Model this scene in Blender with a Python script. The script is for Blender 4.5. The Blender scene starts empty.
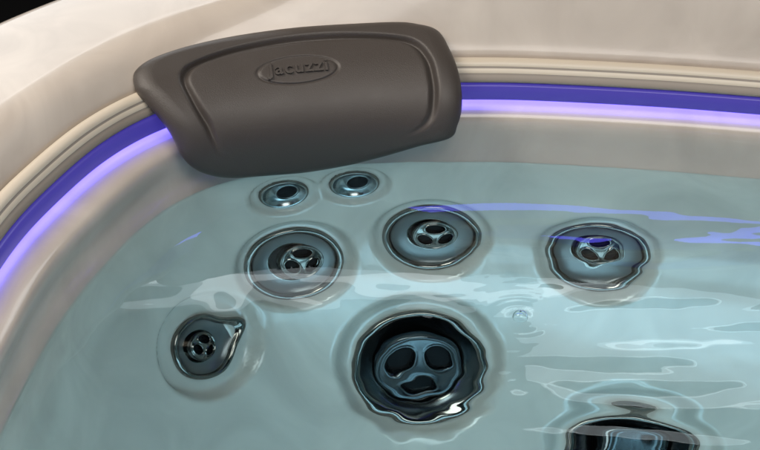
import bpy, bmesh, math, random, os
import numpy as np
from mathutils import Vector, Matrix, noise
from mathutils.bvhtree import BVHTree

C = bpy.context.scene
# ------------------------------------------------------------------ camera
PITCH = math.radians(33)
cam_d = bpy.data.cameras.new("camera")
cam = bpy.data.objects.new("camera", cam_d)
C.collection.objects.link(cam)
cam.location = (0, -1.02, 0.60)
cam.rotation_euler = (math.pi / 2 - PITCH, 0, 0)
cam_d.sensor_width = 36
cam_d.lens = 36 * 1300 / 760
cam_d.clip_start = 0.01
cam_d.clip_end = 100
C.camera = cam
C.render.resolution_x, C.render.resolution_y = 1024, 606

# ------------------------------------------------------------------ world and lamps
w = bpy.data.worlds.new("World"); C.world = w; w.use_nodes = True
w.node_tree.nodes["Background"].inputs[0].default_value = (0.50, 0.62, 0.68, 1)
w.node_tree.nodes["Background"].inputs[1].default_value = 0.03

def area(name, loc, target, sx, sy, radiance, col=(1, 1, 1)):
    l = bpy.data.lights.new(name, 'AREA'); l.shape = 'RECTANGLE'; l.size = sx; l.size_y = sy
    l.energy = radiance * math.pi * sx * sy; l.color = col
    o = bpy.data.objects.new(name, l); C.collection.objects.link(o)
    o.location = loc
    o.rotation_euler = (Vector(target) - Vector(loc)).to_track_quat('-Z', 'Y').to_euler()
    return o
area("softbox_overhead", (-0.95, -0.28, 1.35), (-0.05, -0.1, 0), 1.0, 0.8, 7.4, (1, .90, .79))
area("softbox_front", (0.45, -1.50, 1.95), (0.1, 0, -0.1), 1.5, 1.2, 4.8, (1, .95, .9))
area("softbox_back", (0.1, 1.5, 0.78), (0.1, -0.2, 0.3), 2.6, 0.80, 2.0, (.93, .97, 1))  # unseen panel behind the tub, added for its pale reflection on the water
area("softbox_back_upper", (0.98, 1.52, 1.37), (0.6, -0.2, 0.6), 1.25, 0.28, 2.6, (.93, .97, 1))  # extra unseen panel, added to brighten the ripples on the right
area("upper_edge_glint", (0.98, 1.50, 1.53), (0.6, -0.2, 0.6), 1.25, 0.02, 3.8, (1, 1, 1))  # thin unseen light added to outline the right-hand ripples, no real fitting
area("back_edge_glint", (0.1, 1.5, 1.20), (0.1, -0.2, 0.6), 2.6, 0.03, 3.2, (1, 1, 1))  # added bright edge, there only to draw light lines on the ripples
area("underwater_fill", (0.20, -0.98, -0.13), (0.0, -0.05, -0.16), 0.95, 0.18, 6.2, (.80, .94, 1))  # unseen fill added below the surface to brighten the seat back
area("strip_lamp", (-1.1, -0.3, 1.0), (0.0, -0.1, 0), 0.10, 0.9, 9.0, (1, .97, .92))

C.view_settings.view_transform = 'Standard'
C.view_settings.look = 'None'
C.view_settings.exposure = 0.0
C.view_settings.gamma = 1
C.cycles.use_denoising = True
C.cycles.caustics_refractive = True
C.cycles.caustics_reflective = True
C.cycles.blur_glossy = 0.6
C.cycles.max_bounces = 14
C.cycles.transmission_bounces = 10
C.cycles.sample_clamp_indirect = 0

# ------------------------------------------------------------------ helpers
def mat(name, col, rough=.4, metal=0, coat=0, spec=.5, coat_rough=.05):
    m = bpy.data.materials.new(name); m.use_nodes = True
    b = m.node_tree.nodes["Principled BSDF"]
    b.inputs["Base Color"].default_value = (*col, 1); b.inputs["Roughness"].default_value = rough
    b.inputs["Metallic"].default_value = metal; b.inputs["Coat Weight"].default_value = coat
    b.inputs["Coat Roughness"].default_value = coat_rough
    b.inputs["Specular IOR Level"].default_value = spec
    return m

def mesh_obj(name, verts, faces, mats, parent=None, smooth=True, fmat=None):
    me = bpy.data.meshes.new(name)
    me.from_pydata([tuple(v) for v in verts], [], [tuple(f) for f in faces])
    for m in (mats if isinstance(mats, (list, tuple)) else [mats]): me.materials.append(m)
    if fmat is not None: me.polygons.foreach_set("material_index", fmat)
    me.polygons.foreach_set("use_smooth", [smooth] * len(me.polygons))
    me.update()
    o = bpy.data.objects.new(name, me); C.collection.objects.link(o)
    if parent: o.parent = parent
    return o

def tag(o, label=None, cat=None, group=None, kind=None):
    if label: o["label"] = label
    if cat: o["category"] = cat
    if group: o["group"] = group
    if kind: o["kind"] = kind
    return o

def catmull(P, n=24, closed=True):
    P = np.array(P, float); N = len(P); out = []
    rng = range(N) if closed else range(N - 1)
    for i in rng:
        if closed: a, b, c, d = P[i - 1], P[i], P[(i + 1) % N], P[(i + 2) % N]
        else:
            b, c = P[i], P[i + 1]
            a = P[i - 1] if i > 0 else 2 * b - c
            d = P[i + 2] if i < N - 2 else 2 * c - b
        for j in range(n):
            t = j / n
            out.append(.5 * (2 * b + (c - a) * t + (2 * a - 5 * b + 4 * c - d) * t * t + (3 * b - a - 3 * c + d) * t ** 3))
    if not closed: out.append(P[-1])
    return np.array(out)

def smooth(a, b, x):
    t = np.clip((x - a) / (b - a), 0, 1); return t * t * (3 - 2 * t)

# ------------------------------------------------------------------ materials
def shell_mat():
    m = mat("acrylic_shell", (.60, .52, .46), .26, coat=.55, coat_rough=.08)
    nt = m.node_tree; b = nt.nodes["Principled BSDF"]
    tc = nt.nodes.new("ShaderNodeTexCoord")
    n1 = nt.nodes.new("ShaderNodeTexNoise"); n1.inputs["Scale"].default_value = 9; n1.inputs["Detail"].default_value = 5
    n1.inputs["Distortion"].default_value = 1.6
    cr = nt.nodes.new("ShaderNodeValToRGB")
    cr.color_ramp.elements[0].position = .3; cr.color_ramp.elements[0].color = (.49, .43, .375, 1)
    cr.color_ramp.elements[1].position = .72; cr.color_ramp.elements[1].color = (.63, .56, .49, 1)
    n2 = nt.nodes.new("ShaderNodeTexNoise"); n2.inputs["Scale"].default_value = 900
    bp = nt.nodes.new("ShaderNodeBump"); bp.inputs["Strength"].default_value = .03; bp.inputs["Distance"].default_value = .001
    mp = nt.nodes.new("ShaderNodeMapping"); mp.inputs["Scale"].default_value = (1.1, 1.0, .75); mp.inputs["Rotation"].default_value = (0, .35, .3)
    nt.links.new(tc.outputs["Object"], mp.inputs["Vector"]); nt.links.new(mp.outputs["Vector"], n1.inputs["Vector"]); nt.links.new(tc.outputs["Object"], n2.inputs["Vector"])
    nt.links.new(n1.outputs["Fac"], cr.inputs["Fac"]); nt.links.new(cr.outputs["Color"], b.inputs["Base Color"])
    nt.links.new(n2.outputs["Fac"], bp.inputs["Height"]); nt.links.new(bp.outputs["Normal"], b.inputs["Normal"])
    return m
M_shell = shell_mat()
M_trim = mat("cream_trim", (.66, .58, .47), .35)
M_groove = mat("grey_trim_groove", (.30, .26, .22), .5)
M_gasket = mat("dark_gasket", (.10, .085, .075), .6)
def emit(name, col, s, base=(.05, .04, .2)):
    m = mat(name, base, .3)
    b = m.node_tree.nodes["Principled BSDF"]
    b.inputs["Emission Color"].default_value = (*col, 1); b.inputs["Emission Strength"].default_value = s
    return m
M_led = emit("blue_light_lens", (.08, .06, .54), .42)
M_ledu = emit("blue_light_lens_underside", (.20, .20, 1.0), 4.2)
M_ledb = emit("blue_light_lens_back", (.14, .12, 1.0), 7.0)
M_chrome = mat("polished_steel", (.23, .20, .18), .12, metal=1)
M_bowl = mat("smoked_steel", (.19, .18, .175), .30, metal=.7)
M_bright = mat("bright_steel", (.36, .37, .37), .22, metal=1)
M_dark = mat("dark_steel", (.11, .115, .12), .22, metal=1)
M_hole = mat("black_opening", (.008, .008, .009), .6, spec=.15)
M_cab = mat("dark_cabinet", (.02, .019, .018), .6)
M_floor = mat("dark_floor", (.012, .011, .010), .7)

def pillow_mat():
    m = mat("brown_foam_skin", (.067, .057, .051), .38, spec=.5)
    nt = m.node_tree; b = nt.nodes["Principled BSDF"]
    tc = nt.nodes.new("ShaderNodeTexCoord")
    n = nt.nodes.new("ShaderNodeTexNoise"); n.inputs["Scale"].default_value = 1400; n.inputs["Detail"].default_value = 3
    n3 = nt.nodes.new("ShaderNodeTexNoise"); n3.inputs["Scale"].default_value = 30; n3.inputs["Detail"].default_value = 4
    mr = nt.nodes.new("ShaderNodeMapRange"); mr.inputs["To Min"].default_value = .30; mr.inputs["To Max"].default_value = .52
    bp = nt.nodes.new("ShaderNodeBump"); bp.inputs["Strength"].default_value = .4; bp.inputs["Distance"].default_value = .0006
    nt.links.new(tc.outputs["Object"], n.inputs["Vector"]); nt.links.new(tc.outputs["Object"], n3.inputs["Vector"])
    nt.links.new(n.outputs["Fac"], bp.inputs["Height"]); nt.links.new(bp.outputs["Normal"], b.inputs["Normal"])
    nt.links.new(n3.outputs["Fac"], mr.inputs["Value"]); nt.links.new(mr.outputs["Result"], b.inputs["Roughness"])
    return m
M_pillow = pillow_mat()

def water_mat():
    m = bpy.data.materials.new("tub_water"); m.use_nodes = True
    nt = m.node_tree; nt.nodes.clear()
    out = nt.nodes.new("ShaderNodeOutputMaterial")
    g = nt.nodes.new("ShaderNodeBsdfGlass"); g.inputs["IOR"].default_value = 1.33
    g.inputs["Roughness"].default_value = 0.0
    g.inputs["Color"].default_value = (.92, .985, 1.0, 1)
    v = nt.nodes.new("ShaderNodeVolumeAbsorption")
    v.inputs["Color"].default_value = (.45, .86, .99, 1); v.inputs["Density"].default_value = .9
    nt.links.new(g.outputs[0], out.inputs["Surface"]); nt.links.new(v.outputs[0], out.inputs["Volume"])
    return m
M_water = water_mat()

# ------------------------------------------------------------------ tub plan: (x, y, how far the wall leans out)
CTRL = [(-.275, -.62, .022), (-.262, -.42, .024), (-.252, -.300, .026), (-.243, -.235, .028), (-.229, -.180, .028), (-.203, -.108, .026),
        (-.172, -.058, .022), (-.130, -.024, .018), (-.070, -.004, .012), (.0, .006, .006), (.073, .008, .006), (.137, .006, .006),
        (.244, -.006, .006), (.34, -.022, .006), (.48, -.048, .006), (.66, -.085, .007), (.84, -.14, .010), (1.0, -.23, .014),
        (1.12, -.38, .02), (1.18, -.60, .02), (1.20, -.95, .02), (1.18, -1.3, .02), (1.08, -1.60, .02), (.88, -1.78, .02),
        (.60, -1.86, .02), (.25, -1.87, .02), (-.02, -1.78, .02), (-.18, -1.58, .02), (-.26, -1.3, .02), (-.285, -.95, .02)]
dense = catmull(CTRL, 200)
seg = np.linalg.norm(np.roll(dense[:, :2], -1, 0) - dense[:, :2], axis=1)
# pick samples: every 3 mm where the photo looks, every 20 mm elsewhere
idx = []; acc = 1e9
for i, (p, s) in enumerate(zip(dense, seg)):
    near = p[1] > -.62 and p[0] < .66
    if acc >= (.003 if near else .02): idx.append(i); acc = 0
    acc += s
PATH = dense[idx]; B = PATH[:, :2]; LEAN = PATH[:, 2]; N = len(B)
T = np.roll(B, -1, 0) - np.roll(B, 1, 0); T /= np.linalg.norm(T, axis=1)[:, None]
NRM = np.stack([-T[:, 1], T[:, 0]], 1)
CEN = np.array([.46, -.93])
if ((B[0] - CEN) @ NRM[0]) < 0: NRM = -NRM

EXT = smooth(-.20, .12, B[:, 0]) * smooth(-.9, -.3, B[:, 1])
def sweep(name, prof, mats, parent, fm=None, ext=None):
    """prof: list of (offset outward, lean factor, z)"""
    vs = []
    for (o, k, z) in prof:
        P = B + NRM * (o + k * LEAN)[:, None]
        if ext: e = EXT * ext(o); P = P + NRM * (e * .42)[:, None]; zz = z + e * 1.35
        else: zz = np.full(N, z)
        vs += [(x, y, q) for (x, y), q in zip(P, zz)]
    fs = []; fmat = []
    for r in range(len(prof) - 1):
        for i in range(N):
            j = (i + 1) % N
            fs.append((r * N + i, (r + 1) * N + i, (r + 1) * N + j, r * N + j)); fmat.append(fm[r] if fm else 0)
    return mesh_obj(name, vs, fs, mats, parent, True, fmat)

tub = bpy.data.objects.new("hot_tub", None); C.collection.objects.link(tub)
tag(tub, "beige acrylic hot tub corner with blue light strip and steel massage jets", "hot tub")

# ---- basin: profile down from the waterline, measured towards the tub's centre
DOWN = catmull([(0, 0), (.001, -.02), (.004, -.05), (.010, -.085), (.021, -.12), (.041, -.16), (.074, -.205), (.116, -.25), (.163, -.29),
                (.215, -.325), (.28, -.36), (.38, -.385), (.50, -.39), (.60, -.41), (.66, -.48), (.69, -.60), (.74, -.66), (.9, -.68)], 14, False)
def below(nrow):
    L = np.r_[0, np.cumsum(np.linalg.norm(np.diff(DOWN, axis=0), axis=1))]
    s = np.r_[np.linspace(0, .50, nrow, endpoint=False), np.linspace(.50, L[-1], 30)]
    return np.interp(s, L, DOWN[:, 0]), np.interp(s, L, DOWN[:, 1])
bh, bz = below(165)
rows = []
LEFT = smooth(-.12, -.21, B[:, 0]) * smooth(-1.2, -.7, B[:, 1])
for (o, k, z) in [(.0135, 1, .0560), (.0125, 1, .0555), (.0095, 1, .0550), (.006, 1, .0542), (.002, 1, .0530), (-.0015, 1, .0514), (-.0045, 1, .0492), (-.0065, 1, .0464), (-.0075, 1, .0430), (-.0078, .97, .039),
                  (-.0072, .88, .034), (-.006, .74, .028), (-.004, .54, .020), (-.002, .25, .010)]:
    oo = .0126 - (.0126 - o) * (1 + .75 * LEFT * float(smooth(.008, .045, z))) if o < .0126 else np.full(N, o)
    P = B + NRM * (oo + k * LEAN)[:, None]
    rows.append(np.c_[P, np.full(N, z)])
rad = CEN - B; dist = np.linalg.norm(rad, axis=1); rad /= dist[:, None]
for h, z in zip(bh, bz):
    sc = np.minimum(1, dist / 1.0)
    P = B + rad * (h * sc)[:, None]
    rows.append(np.c_[P, np.full(N, z)])
V = np.array(rows)                                   # rows x N x 3
R_ = V.shape[0]
faces = [(r * N + i, r * N + (i + 1) % N, (r + 1) * N + (i + 1) % N, (r + 1) * N + i) for r in range(R_ - 1) for i in range(N)]

# jets: kind, centre on the seat back, facing direction, radius in metres
JETS = [
    ('small', (-0.0866, -0.0117, -0.0473), (0.256, -0.959, 0.122), 0.0235),
    ('small', (-0.023, 0.0009, -0.0419), (0.115, -0.988, 0.102), 0.0235),
    ('medium', (-0.0771, -0.0401, -0.1491), (0.245, -0.847, 0.472), 0.047),
    ('medium', (0.0483, -0.0151, -0.1296), (0.01, -0.928, 0.373), 0.047),
    ('medium', (0.2011, -0.0306, -0.1468), (-0.102, -0.896, 0.433), 0.048),
    ('medium_slim', (-0.1487, -0.124, -0.1883), (0.691, -0.433, 0.579), 0.035),
    ('large', (0.0362, -0.1038, -0.2551), (0.045, -0.71, 0.703), 0.062),
    ('large', (0.221, -0.1873, -0.3187), (-0.056, -0.566, 0.823), 0.064)]

# shallow dished seats moulded round each jet
flat = V.reshape(-1, 3).copy(); base = flat.copy()
DISH = {"small": (1.42, .007), "medium": (1.20, .010), "medium_slim": (1.64, .010), "large": (1.22, .014)}
for kind, c, n, r in JETS:
    c = np.array(c); n = np.array(n); n = n / np.linalg.norm(n)
    v = base - c; hgt = v @ n; rr = np.linalg.norm(v - hgt[:, None] * n, axis=1)
    k, dep = DISH[kind]; R1 = r * k
    up = np.array([0, 0, 1.0]); up = up - n * (up @ n); up /= np.linalg.norm(up)
    vd = base - (c + up * r * .10); rd = np.linalg.norm(vd - (vd @ n)[:, None] * n, axis=1)
    m_ = (rr < R1 * 1.25 + .004) & (np.abs(hgt) < .09)
    # inside the dish the surface becomes the flat plane through c, sunk by dep
    wgt = 1 - smooth(R1 * .86, R1 * 1.05, rd[m_])
    flat[m_] += n * (wgt * (-hgt[m_] - dep) - .022 * (1 - smooth(r * .80, r * .94, rr[m_])))[:, None]
basin = mesh_obj("basin", flat, faces, M_shell, tub)

# ---- blue light strip, cream trim, rim
sweep("light_strip", [(.0134, 1, .0563), (.0070, 1, .0589), (.0010, 1, .0613), (.0006, 1, .0624), (.0006, 1, .0690), (.0010, 1, .0745), (.0022, 1, .0757), (.0100, 1, .0760)],
      [M_led, M_ledu, M_ledb], tub, [2, 2, 0, 0, 0, 0, 0])
def ridge(o, z, w=.0016): return [(o + w * .35, 1, z - w * .9), (o - w * .1, 1, z), (o + w * .25, 1, z + w * .8), (o + w * .9, 1, z + w * .9)]
sweep("trim_band", [(.010, 1, .0768), (.0035, 1, .0770), (.0028, 1, .0780), (.0034, 1, .0800), (.0052, 1, .0830), (.0062, 1, .0838), (.0064, 1, .0848), (.0072, 1, .0862),
                    (.0085, 1, .0885), (.0094, 1, .0892), (.0096, 1, .0900), (.0104, 1, .0918), (.0122, 1, .0938), (.0150, 1, .0948), (.0180, 1, .0948), (.0195, 1, .0938), (.020, 1, .090)],
      [M_trim, M_groove], tub, [1, 1, 1, 1, 1, 1, 0, 0, 1, 1, 0, 0, 0, 0, 0, 0])
rim_prof = [(.0215, 1, .088), (.0215, 1, .0945), (.0222, 1, .0965), (.0240, 1, .0990), (.0275, 1, .1035), (.032, 1, .1085), (.037, 1, .1135), (.042, 1, .1168), (.047, 1, .1192),
            (.052, 1, .1208), (.058, 1, .1219), (.065, 1, .1226), (.08, 1, .1234), (.11, .8, .1242), (.14, .7, .1248), (.165, .6, .1248), (.175, .5, .1240), (.181, .5, .1215), (.184, .5, .117), (.184, .5, .10)]
sweep("rim", rim_prof, [M_shell], tub, ext=lambda o: .055 * float(smooth(.022, .060, o)))
sweep("cabinet", [(.178, .5, .104), (.178, .5, .02), (.172, .5, -.3), (.172, .5, -.88)], [M_cab], tub, ext=lambda o: .055)
sweep("gasket", [(.0195, 1, .091), (.0225, 1, .0915)], [M_gasket], tub)

# ------------------------------------------------------------------ jets
def frame(c, n, sink, spin=0):
    n = Vector(n).normalized(); x = Vector((1, 0, 0)); x = (x - n * x.dot(n)).normalized(); y = n.cross(x)
    m = Matrix((x, y, n)).transposed().to_4x4(); m.translation = Vector(c) - n * sink
    return m @ Matrix.Rotation(spin, 4, 'Z')

def lathe(prof, n=96):
    vs = [(r * math.cos(2 * math.pi * i / n), r * math.sin(2 * math.pi * i / n), z) for r, z in prof for i in range(n)]
    fs = [(k * n + i, k * n + (i + 1) % n, (k + 1) * n + (i + 1) % n, (k + 1) * n + i) for k in range(len(prof) - 1) for i in range(n)]
    return vs, fs

def nozzle(rn, dome, ovals, depth, M, m_face, off=(0, 0), z0=0, tilt=(0, 0)):
    nt_, nr = 144, 60
    vs = [(0, 0, 0)]; dark = []
    def hole(x, y):
        best = 9
        for (cx, cy, a, b, ang) in ovals:
            dx, dy = x - cx * rn, y - cy * rn
            u = dx * math.cos(ang) + dy * math.sin(ang); v = -dx * math.sin(ang) + dy * math.cos(ang)
            best = min(best, math.hypot(u / (a * rn), v / (b * rn)))
        return best
    def H(x, y):
        r = math.hypot(x, y) / rn
        z = dome * (1 - r ** 2)
        if r > .88: z += .0012 * math.sin((r - .88) / .12 * math.pi)
        q = hole(x, y)
        return z + .0007 * math.exp(-((q - 1.12) / .12) ** 2) - depth * (1 - float(smooth(.82, 1.05, q)))
    pts = [(0, 0)]
    for k in range(1, nr + 1):
        for i in range(nt_):
            a = 2 * math.pi * i / nt_; pts.append((rn * k / nr * math.cos(a), rn * k / nr * math.sin(a)))
    vs = [Vector((x, y, H(x, y))) for x, y in pts]
    for i in range(nt_):
        vs.append(Vector((rn * math.cos(2 * math.pi * i / nt_), rn * math.sin(2 * math.pi * i / nt_), -.012)))
    Rt = Matrix.Rotation(tilt[0], 4, 'X') @ Matrix.Rotation(tilt[1], 4, 'Y')
    fs = [(0, 1 + i, 1 + (i + 1) % nt_) for i in range(nt_)]
    for k in range(nr):
        a, b = 1 + k * nt_, 1 + (k + 1) * nt_
        fs += [(a + i, b + i, b + (i + 1) % nt_, a + (i + 1) % nt_) for i in range(nt_)]
    fm = []
    for f in fs:
        cx = sum(vs[i].x for i in f) / len(f); cy = sum(vs[i].y for i in f) / len(f)
        fm.append(1 if hole(cx, cy) < .93 and len(f) > 0 else 0)
    vs = [M @ (Rt @ v + Vector((off[0], off[1], z0))) for v in vs]
    return vs, fs, fm

O3 = [(0, .50, .42, .27, 0), (-.45, -.24, .40, .27, math.radians(-58)), (.45, -.24, .40, .27, math.radians(58))]
O3R = [(-x, -y, a, b, g) for (x, y, a, b, g) in O3]
LABELS = {0: "small steel jet left of its twin just under the pillow", 1: "small steel jet right of its twin just under the pillow",
          2: "medium steel jet below the two small jets", 3: "medium steel jet beside the right end of the pillow",
          4: "medium steel jet furthest right under the blue reflection", 5: "small steel jet with a tab imitating refraction on its right, on the left side wall",
          6: "large steel jet in the middle of the seat back", 7: "large jet cut off by the bottom of the photo"}
for q, (kind, c, n, r) in enumerate(JETS):
    sink = DISH[kind][1] + .0006
    Mx = frame(c, n, sink)
    if kind == "small":
        prof = [(r, -.002), (r, .001), (r * .97, .0035), (r * .90, .0045), (r * .84, .0030), (r * .78, .001), (r * .66, -.0015), (r * .52, -.003), (r * .02, -.0035)]
        fmr = [0, 0, 0, 1, 1, 1, 1, 1]
        mats = [M_chrome, M_bright]
    elif kind == "large":
        prof = [(r, -.002), (r, .002), (r * .985, .005), (r * .95, .0068), (r * .90, .0062), (r * .86, .003), (r * .82, .0005), (r * .78, -.0015), (r * .74, -.0032), (r * .70, -.0044), (r * .68, -.0050), (r * .665, -.0054), (r * .66, -.014), (r * .02, -.014)]
        fmr = [0, 0, 0, 0, 0, 1, 1, 1, 1, 0, 0, 0, 1]; mats = [M_chrome, M_dark]
    else:
        prof = [(r, -.002), (r, .002), (r * .98, .0045), (r * .93, .006), (r * .88, .005), (r * .85, .003), (r * .83, .001), (r * .80, -.0005), (r * .66, -.0025), (r * .52, -.0045), (r * .50, -.0045), (r * .48, -.0050), (r * .47, -.012), (r * .02, -.012)]
        fmr = [0, 0, 0, 0, 0, 0, 1, 1, 1, 0, 0, 0, 1]; mats = [M_chrome, M_bowl]
    vs, fs = lathe(prof)
    fm = [fmr[k] for k in range(len(prof) - 1) for _ in range(96)]
    if kind == "medium_slim":                      # this bezel is drawn out into a tab on its right to imitate refraction by the water
        def lobe(v):
            a = math.atan2(v[1], v[0]) - .58; rr = math.hypot(v[0], v[1]) / r
            k = 1 + .46 * math.exp(-(a / .36) ** 2) * float(smooth(.55, .95, rr))
            return (v[0] * k, v[1] * k, v[2])
        vs = [lobe(v) for v in vs]
    jet = mesh_obj("massage_jet", [Mx @ Vector(v) for v in vs], fs, mats, tub, True, fm)
    jet["label"] = LABELS[q]
    if kind == "small":
        a, b, f_ = nozzle(r * .50, .0045, [(0, 0, .92, .92, 0)], .0012, Mx, None, (r * .14, r * .04), -.001, (-.1, .12))
        nz = mesh_obj("nozzle", a, b, [M_bright, M_hole], jet, True, f_)
    elif kind == "large":
        a, b, f_ = nozzle(r * .64, .005, O3R, .010, Mx, None, (0, -.002), .001, (.34, .06))
        nz = mesh_obj("nozzle", a, b, [M_dark, M_hole], jet, True, f_)
    else:
        off = (r * .16 if q == 2 else r * .05, 0)
        a, b, f_ = nozzle(r * .46, .0035, O3, .008, Mx, None, off, -.002, (-.06, .10))
        nz = mesh_obj("nozzle", a, b, [M_chrome, M_hole], jet, True, f_)

# ------------------------------------------------------------------ headrest pillow
KP = catmull([(.012, -.016), (.028, .002), (.041, .026), (.044, .054), (.033, .080), (.011, .100), (-.018, .115), (-.046, .125), (-.075, .131)], 40, False)
LP = np.r_[0, np.cumsum(np.linalg.norm(np.diff(KP, axis=0), axis=1))]
PT = np.array([.983, .185, 0]); PN = np.array([.185, -.983, 0]); PM = np.array([-.061, .005, 0])
def sheet(a, wv):
    b = np.interp(wv, LP, KP[:, 0]); c = np.interp(wv, LP, KP[:, 1])
    return PM + PT * a + PN * (b + 1.1 * a * a) + np.array([0, 0, 1]) * c
def sheet_n(a, wv):
    e = .004
    d1 = sheet(a + e, wv) - sheet(a - e, wv); d2 = sheet(a, min(wv + e, LP[-1])) - sheet(a, max(wv - e, 0))
    n = np.cross(d1, d2); return n / np.linalg.norm(n)
OUT = [(-0.1505, 0.1662), (-0.1475, 0.174), (-0.136, 0.181), (-0.1095, 0.187), (-0.074, 0.1911), (-0.0385, 0.1934), (-0.0025, 0.1948), (0.042, 0.1948), (0.0865, 0.1953), (0.1035, 0.1925), (0.1180, 0.1855), (0.1235, 0.1639), (0.126, 0.1413), (0.1255, 0.1173), (0.123, 0.0979), (0.119, 0.0836), (0.1135, 0.0700), (0.088, 0.06), (0.054, 0.0452), (0.0195, 0.0332), (-0.016, 0.0286), (-0.061, 0.0346), (-0.083, 0.0406), (-0.0995, 0.0522), (-0.11, 0.0646), (-0.1165, 0.0789), (-0.12, 0.0928), (-0.1255, 0.1076), (-0.1335, 0.1246), (-0.142, 0.1408), (-0.148, 0.1523)]
PAN = [(-0.1075, 0.1537), (-0.099, 0.1611), (-0.072, 0.168), (-0.041, 0.1717), (-0.0055, 0.174), (0.0385, 0.1736), (0.0775, 0.1699), (0.0935, 0.163), (0.101, 0.1477), (0.1025, 0.1306), (0.1015, 0.1122), (0.0965, 0.0919), (0.083, 0.0794), (0.053, 0.0692), (0.0095, 0.0628), (-0.0345, 0.0609), (-0.0695, 0.0642), (-0.0845, 0.0748), (-0.089, 0.0872), (-0.0935, 0.1025), (-0.1005, 0.1191), (-0.106, 0.1343), (-0.109, 0.1454)]
def by_angle(poly, cen, angs):
    p = catmull(poly, 12); d = p - cen; th = np.unwrap(np.arctan2(d[:, 1], d[:, 0])); rr = np.hypot(d[:, 0], d[:, 1])
    o = np.argsort(np.mod(th, 2 * np.pi)); t = np.mod(th, 2 * np.pi)[o]; rr = rr[o]
    r = np.interp(angs, t, rr, period=2 * np.pi)
    return cen + np.stack([np.cos(angs), np.sin(angs)], 1) * r[:, None]
PC = np.array([-.006, .115]); NA = 360
angs = np.linspace(0, 2 * np.pi, NA, endpoint=False)
# even out spacing along the outline
for _ in range(3):
    q_ = by_angle(OUT, PC, angs); L_ = np.r_[0, np.cumsum(np.linalg.norm(np.roll(q_, -1, 0) - q_, axis=1))]
    angs = np.interp(np.linspace(0, L_[-1], NA, endpoint=False), L_, np.r_[angs, 2 * np.pi])
outl = by_angle(OUT, PC, angs); panl = by_angle(PAN, PC, angs)
LOGO_C = np.array([-.0118, .1412]); LA, LB = .0350, .0138
def panel_h(a, wv, tr, dpan):
    """height above the base sheet; dpan signed distance to panel outline in ring metres (negative inside)"""
    top = float(smooth(.070, .115, wv))                       # groove dies out towards the bottom
    h = 0
    h += -.0046 * top * math.exp(-(dpan / .0030) ** 2)        # the groove itself
    h += -.0016 * top * float(smooth(.001, -.004, dpan)) if False else 0
    if dpan > 0: h += .0012 * top * float(smooth(0, .006, dpan))
    e = math.hypot((a - LOGO_C[0]) / LA, (wv - LOGO_C[1]) / LB)
    if e < 1.4:
        h += -.0011 * math.exp(-((e - 1.0) / .045) ** 2)      # ring pressed round the emblem
        h += .0003 * (1 - float(smooth(.88, .97, e)))
    return h
rings = []
NI, NO = 150, 60
vs = []; bothr = []
for k in range(NI + 1):
    g = k / NI
    for i in range(NA):
        p = PC + (panl[i] - PC) * g
        dp = -np.linalg.norm(panl[i] - PC) * (1 - g)
        vs.append(sheet(*p) + sheet_n(*p) * panel_h(p[0], p[1], 0, dp))
EDGE = .016; TH = .021
for k in range(1, NO + 1):
    g = 1 - (1 - k / NO) ** 1.6
    for i in range(NA):
        p = panl[i] + (outl[i] - panl[i]) * g
        gap = np.linalg.norm(outl[i] - panl[i])
        dp = gap * g; de = gap * (1 - g)
        t = max(0., 1 - de / min(EDGE, gap)); drop = .0085 * (1 - math.sqrt(max(0, 1 - t * t)))
        vs.append(sheet(*p) + sheet_n(*p) * (panel_h(p[0], p[1], 0, dp) * (1 - t) - drop))
# side and back
for (ins, dz) in [(.0, -.0115), (.0008, -.0145), (.003, -.018), (.007, -.0205), (.013, -.0215), (.05, -.0215)]:
    for i in range(NA):
        d = PC - outl[i]; d = d / np.linalg.norm(d); p = outl[i] + d * ins
        vs.append(sheet(*p) + sheet_n(*p) * dz)
nrow = len(vs) // NA
fs = [(k * NA + i, (k + 1) * NA + i, (k + 1) * NA + (i + 1) % NA, k * NA + (i + 1) % NA) for k in range(nrow - 1) for i in range(NA)]
me_p = mesh_obj("headrest_pillow", vs, fs, M_pillow)
tag(me_p, "dark brown moulded foam headrest pillow with oval emblem, hooked over the tub edge", "pillow")

# emblem lettering, raised from the same skin
cu = bpy.data.curves.new("lettering", 'FONT'); cu.body = "Jacuzzi"; cu.size = 1; cu.extrude = .02; cu.offset = .018; cu.resolution_u = 6
cu.align_x = 'CENTER'; cu.align_y = 'CENTER'; cu.space_character = 1.14
to = bpy.data.objects.new("lettering_curve", cu); C.collection.objects.link(to)
bpy.context.view_layer.update()
tm = bpy.data.meshes.new_from_object(to.evaluated_get(bpy.context.evaluated_depsgraph_get()))
bpy.data.objects.remove(to); bpy.data.curves.remove(cu)
bm = bmesh.new(); bm.from_mesh(tm); bmesh.ops.triangulate(bm, faces=bm.faces[:])
bmesh.ops.subdivide_edges(bm, edges=[e for e in bm.edges if e.calc_length() > .15], cuts=2)
xs = [v.co.x for v in bm.verts]; ys = [v.co.y for v in bm.verts]
x0, x1, y0, y1 = min(xs), max(xs), min(ys), max(ys)
for v in bm.verts:
    u = (v.co.x - (x0 + x1) / 2) / (x1 - x0) * .0530 - .0005
    s_ = (v.co.y - (y0 + y1) / 2) / (y1 - y0) * .0160
    s_ *= 1.25 if False else 1
    a, wv = LOGO_C[0] + u, LOGO_C[1] + s_
    up = .0020 if v.co.z > 0 else -.001
    v.co = Vector(sheet(a, wv) + sheet_n(a, wv) * (up + .0002))
bm.to_mesh(tm); bm.free()
tm.materials.clear(); tm.materials.append(M_pillow)
for p in tm.polygons: p.use_smooth = False
lt = bpy.data.objects.new("lettering", tm); C.collection.objects.link(lt); lt.parent = me_p

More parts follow.
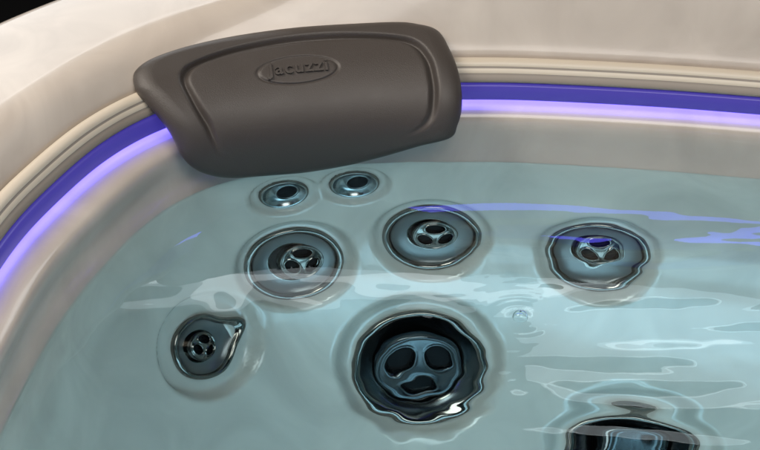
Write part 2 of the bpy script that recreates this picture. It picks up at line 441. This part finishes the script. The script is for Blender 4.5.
# ------------------------------------------------------------------ water
def lines(a, b, c, d, fine, coarse):
    return np.r_[np.arange(a, b, coarse), np.arange(b, c, fine), np.arange(c, d + coarse, coarse)]
gx = lines(-.40, -.34, .60, 1.32, .0026, .03); gy = lines(-1.96, -.56, .05, .10, .0021, .03)
X, Y = np.meshgrid(gx, gy, indexing='ij')
def nz(x, y, sx, sy, s): return noise.noise(Vector((x * sx, y * sy, s)))
BUB = (.107, -.2265)
def wave(x, y):
    wx = x + .02 * nz(x, y, 6, 6, 3.1); wy = y + .012 * nz(x, y, 7, 9, 8.7)
    right = float(smooth(-.05, .25, x)); near = float(smooth(-.02, -.14, y))
    z = .00045 * nz(wx, wy, 5, 9, .3) * 1.2
    z += (.00006 + .0010 * right * near) * nz(wx, wy, 9, 30, 1.7)
    z += .00030 * right * nz(wx, wy, 8, 42, 6.7)
    calm = float(smooth(-.50, -.36, y))
    z += .00028 * calm * right * near * (.4 + nz(x, y, 3, 5, 12.)) * math.sin(6.283 * (wy + .018 * nz(x, y, 5, 6, 1.1)) / .034)
    y0 = -.107 + .012 * nz(x, y, 9, 3, 51.) - .02 * (x - .2)          # a long shallow trough along the right wall
    z -= (.0017 + .0005 * nz(x, y, 12, 5, 53.)) * math.exp(-((y - y0) / .031) ** 2) * float(smooth(-.01, .10, x))
    zone = math.exp(-((y + .105) / .045) ** 2) * float(smooth(.02, .12, x))
    z += zone * (.00014 * nz(wx, wy, 13, 62, 21.) + .00005 * nz(x, y, 12, 130, 23.))
    z += .00010 * right * near * nz(x, y, 42, 90, 41.)
    z += (.00016 + .00012 * right) * near * nz(wx, wy, 18, 34, 5.2)
    z += .00035 * float(smooth(-.10, -.2, x)) * nz(x, y, 28, 24, 31.)
    d = math.hypot(x - .035, (y + .34)) / .09
    z += .00034 * math.exp(-d * d) * nz(x, y, 60, 70, 2.2)
    d2 = math.hypot(x - .19, y + .42) / .1
    z += .00022 * math.exp(-d2 * d2) * .5 * nz(x, y, 34, 48, 4.4)
    d3 = math.hypot(x + .118, (y + .222))
    z += .0005 * math.exp(-(d3 / .014) ** 2)
    rb = math.hypot(x - BUB[0], y - BUB[1])
    if rb < .05: z += .0009 * math.exp(-(rb / .009) ** 2) + .00018 * math.exp(-rb / .012) * math.cos(rb * 900)
    co, ix, dd = KD.find((x, y, 0))
    sd = -((x - B[ix][0]) * NRM[ix][0] + (y - B[ix][1]) * NRM[ix][1])
    z += .0016 * math.exp(-max(sd, 0) / .0028)
    return z
from mathutils.kdtree import KDTree
KD = KDTree(N)
for i_, b_ in enumerate(B): KD.insert((b_[0], b_[1], 0), i_)
KD.balance()
Z = np.zeros_like(X)
for i in range(X.shape[0]):
    for j in range(X.shape[1]):
        Z[i, j] = wave(X[i, j], Y[i, j])
poly = B + NRM * .016
def inside(px, py):
    c = np.zeros(px.shape, bool); n = len(poly); j = n - 1
    for i in range(n):
        xi, yi = poly[i]; xj, yj = poly[j]
        if yi != yj:
            c ^= ((yi > py) != (yj > py)) & (px < (xj - xi) * (py - yi) / (yj - yi) + xi)
        j = i
    return c
cxm = (X[:-1, :-1] + X[1:, 1:]) / 2; cym = (Y[:-1, :-1] + Y[1:, 1:]) / 2
ins = inside(cxm, cym)
nyv = X.shape[1]
bmw = bmesh.new()
used = {}
def vtx(i, j):
    k = i * nyv + j
    if k not in used: used[k] = bmw.verts.new((X[i, j], Y[i, j], Z[i, j]))
    return used[k]
for i, j in zip(*np.nonzero(ins)):
    bmw.faces.new((vtx(i, j), vtx(i + 1, j), vtx(i + 1, j + 1), vtx(i, j + 1)))
for f in bmw.faces: f.smooth = True
be = [e for e in bmw.edges if e.is_boundary]
ret = bmesh.ops.extrude_edge_only(bmw, edges=be)
nv = [g for g in ret['geom'] if isinstance(g, bmesh.types.BMVert)]
for v in nv: v.co.z = -.80
ne = [g for g in ret['geom'] if isinstance(g, bmesh.types.BMEdge) and g.is_boundary]
for g in ret['geom']:
    if isinstance(g, bmesh.types.BMFace): g.smooth = False
bmesh.ops.edgeloop_fill(bmw, edges=ne)
bmesh.ops.recalc_face_normals(bmw, faces=bmw.faces[:])
wm = bpy.data.meshes.new("water"); bmw.to_mesh(wm); bmw.free(); wm.materials.append(M_water)
wo = bpy.data.objects.new("water", wm); C.collection.objects.link(wo)
tag(wo, "clear teal rippled water filling the tub", None, kind="structure")

# ------------------------------------------------------------------ bubble floating on the water
M_bub = bpy.data.materials.new("bubble_film"); M_bub.use_nodes = True
bb = M_bub.node_tree.nodes["Principled BSDF"]; bb.inputs["Transmission Weight"].default_value = 1; bb.inputs["IOR"].default_value = 1.33
bb.inputs["Roughness"].default_value = 0.0; bb.inputs["Base Color"].default_value = (.95, 1, 1, 1)
prof = [(.0058, -.0004), (.0060, .0006), (.0055, .0024), (.0044, .0040), (.0028, .0052), (.0012, .0057), (.0001, .0058),
        (.0001, .0054), (.0011, .0053), (.0026, .0048), (.0041, .0037), (.0051, .0022), (.0055, .0006), (.0053, -.0004), (.0058, -.0004)]
vs, fs = lathe(prof, 40)
bu = mesh_obj("air_bubble", [(x + BUB[0], y + BUB[1], z + .0006) for x, y, z in vs], fs, M_bub)
tag(bu, "small clear air bubble floating right of the large middle jet", "bubble")

# ------------------------------------------------------------------ floor
fl = mesh_obj("floor", [(-6, -6, -.9), (8, -6, -.9), (8, 8, -.9), (-6, 8, -.9)], [(0, 1, 2, 3)], M_floor)
tag(fl, "dark floor around the tub", None, kind="structure")
